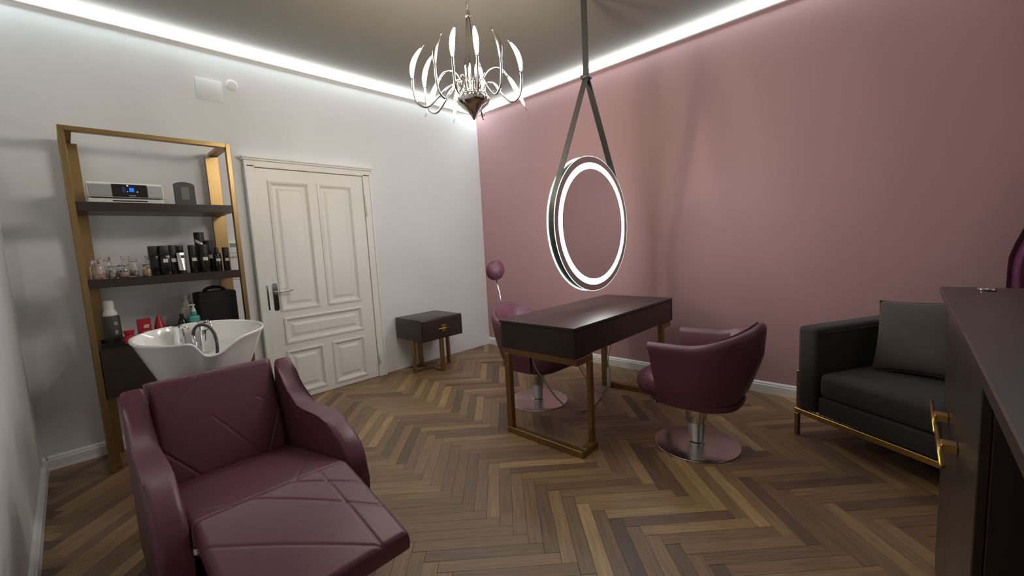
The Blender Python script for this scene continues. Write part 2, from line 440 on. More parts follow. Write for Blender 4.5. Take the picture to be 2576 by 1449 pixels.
mkbox('screen', M_screen, t, -0.012, 0.035, -0.027, -0.0245, 0.012, 0.046)
mkbox('seam', M_grille, t, -0.059, 0.049, -0.0262, -0.0248, -0.04, -0.034)
t = thing('light_switch', 'slim white switch on the wall below the thermostat', 'switch', (0.985, YB, 1.215))
mkbox('plate', M_whitep, t, -0.035, 0.035, -0.012, -0.001, -0.035, 0.035, 0.003)
mkbox('rocker', M_whitep, t, -0.024, 0.024, -0.016, -0.0118, -0.024, 0.024, 0.003)

# ------------------------------------------------------------------ tall shelf unit
SX0, SX1, SYF, SYB, SZT = 0.057, 0.945, 3.735, 4.135, 2.212
def build_shelf():
    t = thing('shelf_unit', 'tall brass framed shelf unit with dark wooden shelves and cabinet', 'shelf', (0.5, 3.93, 0))
    def P(name, m, x0, x1, y0, y1, z0, z1, bev=0.002):
        return mkbox(name, m, t, x0-0.5, x1-0.5, y0-3.93, y1-3.93, z0, z1, bev, 1)
    for x0, x1 in ((SX0, SX0+0.028), (SX1-0.028, SX1)):
        P('front_post', M_gold, x0, x1, SYF, SYF+0.045, 0.0, SZT)
    for x0, x1 in ((SX0, SX0+0.088), (SX1-0.088, SX1)):
        P('back_post', M_gold, x0, x1, SYB-0.03, SYB, 0.0, SZT-0.031)
    P('top_rail', M_gold, SX0+0.0285, SX1-0.0285, SYF, SYF+0.045, SZT-0.03, SZT)
    for x0, x1 in ((SX0, SX0+0.06), (SX1-0.06, SX1)):
        P('side_rail', M_gold, x0, x1, SYF+0.0455, SYB, SZT-0.03, SZT)
        P('foot_rail', M_gold, x0, x1, SYF+0.0455, SYB-0.031, 0.0, 0.03)
    for zt in (1.757, 1.267):
        P('shelf_board', M_dark, SX0+0.029, SX1-0.029, SYF+0.004, SYB-0.031, zt-0.056, zt)
    cab = P('cabinet', M_dark, SX0+0.029, SX1-0.029, SYF+0.03, SYB-0.031, 0.485, 0.815)
    for x0, x1 in ((SX0+0.031, 0.4995), (0.5015, SX1-0.031)):
        o = P('cabinet_door', M_dark, x0, x1, SYF+0.010, SYF+0.0295, 0.49, 0.80)
    return t
build_shelf()

# ---- radio
def build_radio():
    t = thing('tabletop_radio', 'white and silver tabletop radio with lit blue display', 'radio', (0.335, 3.90, 1.757), math.radians(1))
    bm = NB(); box(bm, -0.190, 0.190, -0.085, 0.10, 0.0, 0.034, 0.006, 2); obj('base', bm, M_whitep, t)
    bm = NB()
    prof = [(-0.092, 0.042), (-0.092, 0.128), (-0.06, 0.140), (0.06, 0.132), (0.10, 0.11), (0.10, 0.034), (-0.07, 0.034)]
    prism(bm, prof, 'X', -0.190, 0.190, 0.004, 2); obj('case', bm, M_whitep, t)
    for x0, x1 in ((-0.182, -0.074), (0.104, 0.184)): mkbox('speaker_grille', M_grille, t, x0, x1, -0.0965, -0.0915, 0.046, 0.122, 0.001, 1)
    p = mkbox('display_panel', M_blackgl, t, -0.073, 0.103, -0.097, -0.0915, 0.044, 0.126, 0.001, 1)
    mkbox('clock_digits', M_blue, p, 0.012, 0.036, -0.098, -0.0968, 0.078, 0.104)
    mkbox('status_icons', M_bluedim, p, -0.026, -0.006, -0.098, -0.0968, 0.072, 0.112)
    for x, z, s in ((0.002, 0.079, 0.0022), (0.052, 0.079, 0.0028), (0.005, 0.118, 0.004)): mkbox('indicator', M_dotw, p, x-s, x+s, -0.098, -0.0968, z-s, z+s)
    mkbox('maker_mark', M_grille, p, 0.008, 0.040, -0.0975, -0.0968, 0.050, 0.055)
    mkbox('shadow_gap', M_black, t, -0.176, 0.172, -0.087, -0.0835, 0.0345, 0.041)
    mkbox('disc_slot', M_black, t, -0.075, 0.10, -0.0868, -0.0845, 0.014, 0.022)
build_radio()
# ---- plaque
def build_plaque():
    t = thing('award_plaque', 'dark slate plaque with arched top on upper shelf', 'plaque', (0.655, 3.86, 1.757), math.radians(4))
    top = [(0.062*math.cos(a), 0.148+0.022*math.sin(a)) for a in [PI*k/10 for k in range(11)]]
    bm = NB(); prism(bm, [(-0.062, 0)]+[(0.062, 0)]+top[0:], 'Y', -0.009, 0.009, 0.002, 1); obj('slab', bm, M_plaque, t)
    mkbox('inset', M_plaque2, t, -0.022, 0.024, -0.0105, -0.0088, 0.045, 0.135)
    bm = NB(); prism(bm, [(0.009, 0.0), (0.06, 0.0), (0.012, 0.09)], 'X', -0.012, 0.012); obj('easel_foot', bm, M_plaque, t)
build_plaque()

# ---- glass jars on the lower open shelf
Z2 = 1.267
def jar(x, y, r, h, content, cm, label):
    t = thing('glass_jar', label, 'jar', (x, y, Z2), random.uniform(0, 1), 'clear glass jars on the middle shelf')
    bh = h*0.72
    bm = NB(); lathe(bm, [(0, 0.0), (r*0.96, 0), (r, 0.004), (r, bh*0.86), (r*0.80, bh), (r*0.80, bh+0.004), (r*0.72, bh+0.004), (r*0.73, bh*0.97), (r*0.93, bh*0.84), (r*0.93, 0.006), (0, 0.006)], 16)
    obj('body', bm, M_glass, t, True, angle=40)
    bm = NB(); lathe(bm, [(0, 0.0), (r*0.68, 0.0), (r*0.70, 0.008), (r*0.86, 0.010), (r*0.86, h*0.28-0.014), (r*0.80, h*0.28-0.008), (0, h*0.28-0.008)], 16, (0, 0, bh+0.0045))
    obj('lid', bm, M_glass, t, True, angle=40)
    bm = NB(); ch = bh*content
    lathe(bm, [(0, 0.007), (r*0.86, 0.007), (r*0.88, ch*0.6), (r*0.8, ch), (r*0.4, ch*1.08), (0, ch*1.02)], 12)
    obj('contents', bm, cm, t, True)
for a in ((0.140, 3.785, 0.038, 0.130, 0.35, M_pinkjar, 'wide glass jar with pink pads beside the brass post'),
          (0.190, 3.930, 0.030, 0.148, 0.5, M_beigecont, 'tall glass jar behind the wide pink jar'),
          (0.206, 3.800, 0.026, 0.085, 0.6, M_beigecont, 'small glass jar with beige pins'),
          (0.252, 3.850, 0.022, 0.085, 0.8, M_browncont, 'small glass jar with dark brown clips'),
          (0.262, 3.775, 0.028, 0.090, 0.6, M_pinkjar, 'small glass jar with pink pads next to brown clips'),
          (0.292, 3.985, 0.028, 0.150, 0.5, M_beigecont, 'tallest glass jar at the back of the jar group'),
          (0.322, 3.900, 0.029, 0.125, 0.45, M_beigecont, 'medium glass jar at the end of the jar group'),
          (0.377, 3.785, 0.026, 0.085, 0.75, M_yellow, 'small glass jar with amber yellow pads'),
          (0.416, 3.890, 0.036, 0.145, 0.6, M_pinkjar, 'large glass jar standing beside the black bottles')):
    jar(*a)

# ---- black bottles
def bottle(x, y, r, h, label, kind='tube', lab=True, rz=None):
    t = thing('hair_product_bottle', label, 'bottle', (x, y, Z2), 0.08 if rz is None else rz, 'black hair product bottles on the middle shelf')
    if kind == 'tube':      # straight bottle with a tall cap of the same width
        bm = NB(); lathe(bm, [(0, 0), (r*0.93, 0), (r, 0.004), (r, h*0.62), (r*0.9, h*0.63), (0, h*0.63)], 16); obj('body', bm, M_blackgl, t, True, angle=40)
        bm = NB(); lathe(bm, [(0, h*0.632), (r*0.98, h*0.632), (r*0.98, h*0.985), (r*0.93, h), (0, h)], 16); obj('cap', bm, M_black, t, True, angle=40)
    elif kind == 'box':
        mkbox('body', M_blackgl, t, -r, r, -r*0.8, r*0.8, 0, h*0.66, 0.003)
        mkbox('cap', M_black, t, -r*0.97, r*0.97, -r*0.77, r*0.77, h*0.662, h, 0.003)
    else:                    # shouldered bottle with a narrow cap
        bm = NB(); lathe(bm, [(0, 0), (r*0.93, 0), (r, 0.004), (r, h*0.70), (r*0.85, h*0.76), (r*0.5, h*0.80), (0, h*0.80)], 16); obj('body', bm, M_blackgl, t, True, angle=40)
        bm = NB(); lathe(bm, [(0, h*0.802), (r*0.55, h*0.802), (r*0.5, h*0.98), (r*0.44, h), (0, h)], 16); obj('cap', bm, M_black, t, True, angle=40)
    if lab:
        bm = NB(); n = 5; wv = 0.55; rr_ = r*1.012 if kind != 'box' else None
        if rr_:
            rings = [[(rr_*math.sin(-wv+2*wv*k/n), -rr_*math.cos(-wv+2*wv*k/n), z) for k in range(n+1)] for z in (h*0.42, h*0.54)]
            loft(bm, rings, closed=False)
        else: box(bm, -r*0.5, r*0.5, -r*0.82, -r*0.799, h*0.42, h*0.54)
        obj('label', bm, M_label, t)
bottle(0.433, 3.86, 0.028, 0.205, 'black square bottle beside the large jar', 'box', False)
bottle(0.487, 3.84, 0.027, 0.205, 'black square bottle with pale label near the jar', 'box')
bottle(0.535, 3.85, 0.028, 0.207, 'black tube bottle next to the silver tube', 'tube')
bottle(0.595, 3.965, 0.024, 0.205, 'plain black tube bottle behind the silver tube', 'tube', False)
bottle(0.654, 3.85, 0.028, 0.203, 'black tube bottle left of the tall spray can', 'tube')
bottle(0.728, 3.985, 0.033, 0.303, 'tallest black spray can with silver band', 'tube', False)
bottle(0.714, 3.815, 0.029, 0.205, 'black tube bottle in front of the tallest can', 'tube')
bottle(0.780, 3.965, 0.030, 0.238, 'black tube bottle with domed cap behind small bottles', 'tube')
bottle(0.800, 3.845, 0.027, 0.178, 'small black shouldered bottle near the shelf end', 'neck')
bottle(0.858, 3.845, 0.022, 0.178, 'slim black tube bottle at the shelf end', 'tube')
for o in list(C.objects):      # silver band on the tall can
    if o.get('label') == 'tallest black spray can with silver band':
        bm = NB(); rings = []
        for zt in (0, 1):
            rings.append([(0.0335*math.sin(a), -0.0335*math.cos(a), 0.205+0.022*zt - 0.025*math.sin(a)) for a in [-1.2+2.4*k/10 for k in range(11)]])
        loft(bm, rings, closed=False); obj('band', bm, M_silver, o)
# silver tube leaning
t = thing('silver_tube', 'flat silver cream tube standing on its cap', 'tube', (0.578, 3.815, Z2), 0.15)
bm = NB(); loft(bm, [[(0.026*math.cos(a)*(1-0.0*k), (0.026-0.024*f)*math.sin(a), 0.025+0.125*f) for a in [2*PI*i/16 for i in range(16)]] for k, f in ((0, 0), (1, 0.35), (2, 0.7), (3, 1))]); obj('body', bm, M_silver, t, True, angle=50)
bm = NB(); lathe(bm, [(0, 0), (0.022, 0), (0.023, 0.024), (0, 0.024)], 16); obj('cap', bm, M_black, t, True, angle=40)
mkbox('print', M_black, t, -0.004, 0.015, -0.012, -0.006, 0.112, 0.132)

# ---- cabinet top items
Z3 = 0.815
t = thing('storage_tray', 'low black lacquer tray on the cabinet top', 'tray', (0.20, 3.87, Z3))
bm = NB(); box(bm, -0.10, 0.10, -0.105, 0.12, 0, 0.012, 0.002); obj('base', bm, M_tray, t)
for x0, x1, y0, y1 in ((-0.10, -0.094, -0.105, 0.12), (0.094, 0.10, -0.105, 0.12), (-0.0935, 0.0935, -0.105, -0.099), (-0.0935, 0.0935, 0.114, 0.12)):
    mkbox('rim', M_tray, t, x0, x1, y0, y1, 0.0125, 0.035)
def foam_bottle():
    t = thing('foam_dispenser', 'large black bottle with white foam pump on the tray', 'bottle', (0.170, 3.90, Z3+0.013), 0.1)
    bm = NB(); lathe(bm, [(0, 0), (0.043, 0), (0.046, 0.004), (0.046, 0.178), (0.040, 0.188), (0, 0.188)], 24); obj('body', bm, M_plaque, t, True, angle=40)
    bm = NB(); lathe(bm, [(0, 0.1885), (0.037, 0.1885), (0.037, 0.205), (0.030, 0.222), (0.024, 0.232), (0.026, 0.25), (0.026, 0.285), (0.02, 0.292), (0, 0.292)], 20); obj('pump', bm, M_whitep, t, True, angle=40)
    for z0, z1, a0, a1 in ((0.125, 0.134, 0.15, 0.6), (0.137, 0.146, 0.1, 0.55), (0.06, 0.09, 0.1, 0.45)):
        bm = NB(); loft(bm, [[(0.0465*math.sin(a0+(a1-a0)*k/4), -0.0465*math.cos(a0+(a1-a0)*k/4), z) for k in range(5)] for z in (z0, z1)], closed=False); obj('print', bm, M_grille, t)
foam_bottle()
t = thing('red_jar', 'red round jar with flared lid beside the black dispenser', 'jar', (0.243, 3.80, Z3+0.013))
bm = NB(); lathe(bm, [(0, 0), (0.044, 0), (0.046, 0.006), (0.040, 0.03), (0.024, 0.045), (0.023, 0.05), (0, 0.05)], 20); obj('body', bm, M_red, t, True, angle=40)
bm = NB(); lathe(bm, [(0, 0.0505), (0.022, 0.0505), (0.030, 0.078), (0.029, 0.084), (0, 0.084)], 20); obj('lid', bm, M_red, t, True, angle=40)
t = thing('red_carton', 'red carton box with white print on the cabinet', 'box', (0.335, 3.93, Z3), 0.12)
mkbox('carton', M_red, t, -0.036, 0.036, -0.02, 0.02, 0, 0.15, 0.001, 1)
for x0, x1, z0, z1 in ((-0.005, 0.024, 0.098, 0.108), (-0.008, 0.022, 0.086, 0.095)): mkbox('print', M_whitep, t, x0, x1, -0.0208, -0.0198, z0, z1)
mkbox('picture', M_pinkjar, t, -0.012, 0.03, -0.0208, -0.0198, 0.03, 0.065)
t = thing('red_cone_bottle', 'red conical nozzle bottle beside the carton', 'bottle', (0.418, 3.93, Z3))
bm = NB(); lathe(bm, [(0, 0), (0.030, 0), (0.031, 0.004), (0.031, 0.085), (0.028, 0.092), (0, 0.092)], 20); obj('body', bm, M_red, t, True, angle=40)
bm = NB(); lathe(bm, [(0, 0.0925), (0.028, 0.0925), (0.022, 0.115), (0.011, 0.155), (0.008, 0.16), (0, 0.161)], 20); obj('nozzle', bm, M_red, t, True, angle=40)
bm = NB(); loft(bm, [[(0.0315*math.sin(-0.5+k*0.25), -0.0315*math.cos(-0.5+k*0.25), z) for k in range(5)] for z in (0.05, 0.066)], closed=False); obj('print', bm, M_whitep, t)
t = thing('hair_clipper', 'black hair clipper lying on the cabinet by the pump bottles', 'clipper', (0.505, 3.96, Z3), 0.15)
mkbox('body', M_black, t, -0.055, 0.045, -0.02, 0.02, 0.0, 0.075, 0.012, 3); mkbox('blade', M_steel, t, -0.066, -0.0545, -0.018, 0.018, 0.03, 0.07, 0.002)
t = thing('serum_bottle', 'small glossy black serum bottle in front of the white bottle', 'bottle', (0.545, 3.89, Z3))
bm = NB(); lathe(bm, [(0, 0), (0.028, 0), (0.029, 0.004), (0.029, 0.09), (0.024, 0.11), (0.012, 0.128), (0, 0.128)], 18); obj('body', bm, M_blackgl, t, True, angle=50)
bm = NB(); lathe(bm, [(0, 0.1285), (0.013, 0.1285), (0.012, 0.155), (0, 0.156)], 16); obj('cap', bm, M_blackgl, t, True, angle=40)
bm = NB(); loft(bm, [[(0.0295*math.sin(-0.5+k*0.3), -0.0295*math.cos(-0.5+k*0.3), z) for k in range(5)] for z in (0.03, 0.075)], closed=False); obj('label', bm, M_label, t)
t = thing('white_pump_bottle', 'tall cream shouldered bottle with white spout beside the bag', 'bottle', (0.600, 3.985, Z3))
bm = NB(); lathe(bm, [(0, 0), (0.036, 0), (0.038, 0.005), (0.043, 0.10), (0.043, 0.175), (0.034, 0.195), (0.026, 0.20), (0, 0.20)], 22); obj('body', bm, M_cream, t, True, angle=40)
bm = NB(); lathe(bm, [(0, 0.2005), (0.028, 0.2005), (0.026, 0.228), (0.016, 0.24), (0.015, 0.258), (0.020, 0.262), (0.020, 0.283), (0, 0.285)], 20); obj('spout', bm, M_cream, t, True, angle=40)
t = thing('teal_pump_bottle', 'teal pump bottle with white nozzle behind the basin', 'bottle', (0.618, 3.875, Z3), 0.2)
bm = NB(); box(bm, -0.042, 0.042, -0.026, 0.026, 0, 0.135, 0.014, 3); obj('body', bm, M_teal, t, True, angle=60)
bm = NB(); lathe(bm, [(0, 0.1355), (0.021, 0.1355), (0.020, 0.160), (0.017, 0.163), (0, 0.163)], 18); obj('collar', bm, M_teal, t, True, angle=40)
bm = NB(); lathe(bm, [(0, 0.1635), (0.016, 0.1635), (0.011, 0.185), (0.007, 0.19), (0.007, 0.205), (0.013, 0.208), (0.013, 0.218), (0, 0.22)], 16)
tube(bm, [(0, 0, 0.214), (-0.02, 0, 0.214), (-0.032, 0, 0.209)], [0.006, 0.005, 0.004], 8); obj('nozzle', bm, M_whitep, t, True, angle=40)
t = thing('hairdresser_case', 'boxy black fabric case with top handle on the cabinet', 'bag', (0.772, 3.92, Z3), 0.05)
bm = NB(); box(bm, -0.125, 0.125, -0.075, 0.10, 0, 0.298, 0.014, 3); obj('body', bm, M_blacksoft, t, True, angle=60)
bm = NB(); prism(bm, [(0.075*math.cos(a)*(1 if k < 13 else 0.72), 0.2985+(0.042*math.sin(a))*(1 if k < 13 else 0.45)) for k, a in enumerate([PI*i/12 for i in range(13)]+[PI*(12-i)/12 for i in range(13)])], 'Y', -0.012, 0.026)
obj('handle', bm, M_blacksoft, t)
mkbox('flap_seam', M_black, t, -0.1255, 0.1255, -0.0765, -0.07, 0.235, 0.240)

# ------------------------------------------------------------------ wash chair
def cushion(name, P00, P10, P01, P11, thick, m, parent, ns=40, nt=40, lines=(), puff=0.02, edge=0.05, groove=0.0032):
    """padded slab; P(s,t) bilinear over four corners, thickness on the back side"""
    P00, P10, P01, P11 = map(Vector, (P00, P10, P01, P11))
    N = ((P10-P00).cross(P01-P00)).normalized()
    Ls = (P10-P00).length; Lt = (P01-P00).length
    bm = NB(); G = []
    def warp(k, n):        # denser near the rims
        x = k/n; return 0.5-0.5*math.cos(PI*x)*(0.25)-0.5*(1-2*x)*0.75
    for i in range(ns+1):
        row = []; s = warp(i, ns)
        for j in range(nt+1):
            t_ = warp(j, nt)
            p = (P00*(1-s)+P10*s)*(1-t_)+(P01*(1-s)+P11*s)*t_
            ds = min(s, 1-s)*Ls; dt = min(t_, 1-t_)*Lt
            def rd(d): return 0 if d >= edge else edge-math.sqrt(max(0, edge*edge-(edge-d)**2))
            drop = rd(ds)+rd(dt)
            drop = min(drop, thick*0.75)
            h = puff*math.sin(PI*s)**0.5*math.sin(PI*t_)**0.5 - drop
            for (a, b, c, e) in lines:
                # groove along a line through (a,b)-(c,e) in s,t
                x0, y0, x1, y1 = a*Ls, b*Lt, c*Ls, e*Lt; qx, qy = s*Ls, t_*Lt
                dx, dy = x1-x0, y1-y0; L2 = dx*dx+dy*dy
                u_ = max(0, min(1, ((qx-x0)*dx+(qy-y0)*dy)/L2)); dd = math.hypot(qx-x0-u_*dx, qy-y0-u_*dy)
                h -= groove*math.exp(-(dd/0.0042)**2)
            row.append(bm.verts.new(p+N*h))
        G.append(row)
    for i in range(ns):
        for j in range(nt): bm.faces.new((G[i][j], G[i+1][j], G[i+1][j+1], G[i][j+1]))
    border = [G[i][0] for i in range(ns)] + [G[ns][j] for j in range(nt)] + [G[i][nt] for i in range(ns, 0, -1)] + [G[0][j] for j in range(nt, 0, -1)]
    cen = (P00+P10+P01+P11)/4
    low = []
    for v in border:
        base = v.co - N*((v.co-P00).dot(N)); low.append(bm.verts.new(base - N*thick*0.8))
    low2 = [bm.verts.new((v.co-cen)*0.96 + cen - N*thick*0.2 + 0*N) for v in low]
    n = len(border)
    for A, B in ((border, low), (low, low2)):
        for i in range(n): bm.faces.new((A[i], A[(i+1) % n], B[(i+1) % n], B[i]))
    bm.faces.new(low2)
    return obj(name, bm, m, parent, True, angle=70)
def build_wash_chair():
    OX, OY = 0.44, 2.05
    t = thing('wash_chair', 'plum leatherette shampoo chair with quilted seat and raised leg rest', 'chair', (OX, OY, 0))
    prof = [(2.455, 0.795), (2.44, 0.808), (2.425, 0.795), (2.39, 0.735), (2.35, 0.69), (2.30, 0.655), (2.24, 0.630), (2.17, 0.618), (2.08, 0.618), (1.98, 0.625), (1.90, 0.626), (1.83, 0.617), (1.77, 0.602), (1.71, 0.575), (1.67, 0.542), (1.645, 0.50), (1.635, 0.455), (1.637, 0.40), (1.65, 0.30), (1.675, 0.18), (1.69, 0.06), (1.70, 0.05), (2.50, 0.05), (2.52, 0.07), (2.505, 0.5)]
    for x0, x1 in ((0.094, 0.178), (0.702, 0.786)):
        bm = NB(); prism(bm, [(y-OY, z) for y, z in prof], 'X', x0-OX, x1-OX, 0.020, 4)
        obj('armrest', bm, M_purple, t, True, angle=50)
    x0, x1 = 0.1800-OX, 0.700-OX
    dl = [(0.0, 0.62, 0.48, 0.0), (0.48, 0.0, 1.0, 0.62), (0.0, 0.1, 0.72, 1.0), (1.0, 0.1, 0.28, 1.0)]
    back = cushion('backrest', (x0, 2.315-OY, 0.355), (x1, 2.315-OY, 0.355), (x0, 2.475-OY, 0.82), (x1, 2.475-OY, 0.82), 0.10, M_purple, t, 140, 126, [(0.42, 0.55, 0.78, 0.0), (0.78, 0.0, 1.0, 0.55), (0.02, 0.38, 0.3, 0.0), (0.80, 0.62, 1.0, 0.45), (0.0, 0.5, 0.4, 1.0)], 0.02, 0.03)
    cushion('seat', (x0, 1.655-OY, 0.508), (x1, 1.655-OY, 0.508), (x0, 2.36-OY, 0.365), (x1, 2.36-OY, 0.365), 0.12, M_purple, t, 130, 140, [(0.62, 0.0, 0.95, 0.42), (0.0, 0.2, 0.25, 0.0)], 0.014, 0.022)
    cushion('leg_rest', (x0+0.012, 1.19-OY, 0.405), (x1-0.004, 1.19-OY, 0.405), (x0+0.006, 1.662-OY, 0.512), (x1, 1.662-OY, 0.512), 0.085, M_purple, t, 140, 126, [(0.55, 1.0, 1.0, 0.62), (0.78, 1.0, 0.80, 0.0), (0.30, 1.0, 1.0, 0.30), (0.0, 0.72, 0.82, 0.0), (0.0, 0.3, 0.3, 0.0)], 0.012, 0.022)
    mkbox('base_plinth', M_black, t, x0+0.005, x1-0.005, 1.76-OY, 2.46-OY, 0.0, 0.22, 0.01)
    mkbox('seat_frame', M_black, t, x0+0.02, x1-0.02, 1.72-OY, 2.28-OY, 0.222, 0.26)
    for x in (x0+0.008, x1-0.012):
        bm = NB(); tube(bm, [(x, 1.63-OY, 0.43), (x, 1.70-OY, 0.36), (x, 1.78-OY, 0.24)], 0.009, 10); lathe(bm, [(0, -0.01), (0.014, -0.01), (0.014, 0.01), (0, 0.01)], 14, (x, 1.63-OY, 0.43))
        obj('hinge_arm', bm, M_chrome, t, True, angle=40)
build_wash_chair()

# ------------------------------------------------------------------ basin
def build_basin():
    OX, OY = 0.485, 2.93
    t = thing('wash_basin', 'white ceramic shampoo basin with neck notch behind the chair', 'basin', (OX, OY, 0))
    n = 120
    def rim(a):
        # a = 0 right, 90 back, 270 front
        c, s = math.cos(a), math.sin(a)
        rx = 0.308; ry = 0.255 if s > 0 else 0.300
        e = 2.35
        k = (abs(c)**e+abs(s)**e)**(-1/e)
        x, y = rx*c*k, ry*s*k
        z = 0.955 + 0.022*max(0, s)**2 - 0.02*max(0, -s)
        if s < 0:
            w_ = (x+0.012)/(0.058 if x < -0.012 else 0.105); z -= 0.078*math.exp(-abs(w_)**(3.4 if x < -0.012 else 2.2))
        return x, y, z
    A = [2*PI*i/n for i in range(n)]
    R_ = [rim(a) for a in A]
    rings = []
    bot = 0.52
    for f in (0.0, 0.12, 0.3, 0.5, 0.7, 0.86, 0.96):
        ring = []
        for x, y, z in R_:
            sx = 0.46+0.54*f**1.05; sy = 0.50+0.5*f
            ring.append((x*sx, y*sy+0.02*(1-f), bot+(z-bot)*f))
        rings.append(ring)
    rings.append([(x*1.0, y*1.0, z-0.008) for x, y, z in R_])
    rings.append([(x*0.992, y*0.992, z) for x, y, z in R_])
    rings.append([(x*0.965, y*0.965, z+0.001) for x, y, z in R_])
    rings.append([(x*0.945, y*0.945, z-0.008) for x, y, z in R_])
    for f in (0.85, 0.65, 0.45, 0.25, 0.10, 0.03):
        ring = []
        for x, y, z in R_:
            sc = 0.945*(0.30+0.70*f**0.55) if f > 0.05 else 0.2
            zz = 0.70+(z-0.008-0.70)*f
            ring.append((x*sc, y*sc, zz))
        rings.append(ring)
    bm = NB(); loft(bm, rings, True, True)
    obj('bowl', bm, M_ceramic, t, True, angle=75)
    bm = NB(); lathe(bm, [(0, 0.722), (0.03, 0.722), (0.03, 0.724), (0.022, 0.727), (0, 0.726)], 20); obj('drain', bm, M_chrome, t, True)
    bm = NB(); prism(bm, [(-0.13, -0.10), (0.13, -0.10), (0.13, 0.14), (-0.13, 0.14)], 'Z', 0.0, 0.519, 0.02, 2); obj('pedestal', bm, M_ceramic, t, True, angle=40)
    # mixer: body with lever, and hand shower holder, on the back slope
    fx, fy = -0.075, 0.165
    mix = thing('mixer_tap', 'chrome', None); del mix['label']; mix.parent = t
    bm = NB(); lathe(bm, [(0, 0.80), (0.032, 0.80), (0.030, 0.90), (0.026, 0.955), (0.030, 0.965), (0.028, 0.982), (0, 0.988)], 18, (fx, fy, 0)); obj('valve', bm, M_chrome, mix, True, angle=50)
    bm = NB(); tube(bm, [(fx, fy, 0.972), (fx+0.02, fy-0.035, 0.975), (fx+0.035, fy-0.055, 0.962)], [0.012, 0.011, 0.009], 10); obj('lever', bm, M_chrome, mix, True)
    bm = NB(); tube(bm, spline([(fx, fy-0.005, 0.83), (fx+0.02, fy-0.03, 0.815), (fx+0.06, fy-0.03, 0.84), (fx+0.075, fy-0.01, 0.87)], 6), 0.011, 10); obj('bend', bm, M_chrome, mix, True)
    hx, hy = 0.055, 0.165
    bm = NB(); box(bm, hx-0.035, hx+0.035, hy-0.02, hy+0.03, 0.80, 0.985, 0.012, 3); obj('shower_holder', bm, M_chrome, t, True, angle=50)
    bm = NB(); lathe(bm, [(0, 0.94), (0.024, 0.94), (0.030, 0.985), (0.028, 0.995), (0, 0.998)], 16, (hx-0.012, hy-0.022, 0)); obj('hand_shower', bm, M_chrome, t, True, angle=50)
    bm = NB(); tube(bm, [(fx+0.062, fy-0.02, 0.86), (fx+0.063, fy-0.02, 0.915)], 0.012, 12); obj('hose_nut', bm, M_chrome, t, True)
    bm = NB(); tube(bm, spline([(fx+0.063, fy-0.02, 0.91), (fx+0.068, fy-0.03, 0.945), (fx+0.09, fy-0.05, 0.972), (fx+0.125, fy-0.09, 0.965), (fx+0.14, fy-0.16, 0.925), (fx+0.135, fy-0.22, 0.87), (fx+0.13, fy-0.23, 0.82)], 8), 0.0085, 10); obj('shower_hose', bm, M_hose, t, True)
build_basin()

# ------------------------------------------------------------------ side table
def build_side_table():
    OX, OY = 2.735, 3.90
    t = thing('side_table', 'small dark wooden side table with one drawer and crossed brass base', 'side table', (OX, OY, 0))
    mkbox('box', M_dark, t, -0.275, 0.275, -0.235, 0.255, 0.372, 0.606, 0.008, 2)
    d = mkbox('drawer', M_dark, t, -0.262, 0.262, -0.252, -0.2355, 0.385, 0.594, 0.003, 1)
    mkbox('handle_plate', M_gold, d, -0.034, 0.034, -0.262, -0.2522, 0.452, 0.528, 0.002, 1)
    bm = NB(); tube(bm, [(-0.085, -0.272, 0.487), (0.085, -0.272, 0.487)], 0.005, 8); tube(bm, [(0, -0.262, 0.487), (0, -0.272, 0.487)], 0.007, 8); obj('handle_bar', bm, M_gold_b, d, True)
    for x, y in ((-0.235, 0.0), (0.235, 0.0)):
        mkbox('leg', M_gold, t, x-0.012, x+0.012, y-0.025, y+0.025, 0.0, 0.3715, 0.002, 1)
    for x, y in ((0.0, -0.195), (0.0, 0.215)):
        mkbox('leg', M_gold, t, x-0.025, x+0.025, y-0.012, y+0.012, 0.0, 0.3715, 0.002, 1)
    mkbox('cross_bar', M_gold, t, -0.2225, 0.2225, -0.022, 0.022, 0.0, 0.016, 0.001, 1)
    mkbox('cross_bar', M_gold, t, -0.022, 0.022, -0.1825, -0.0225, 0.0, 0.016, 0.001, 1)
    mkbox('cross_bar', M_gold, t, -0.022, 0.022, 0.0225, 0.2025, 0.0, 0.016, 0.001, 1)
build_side_table()

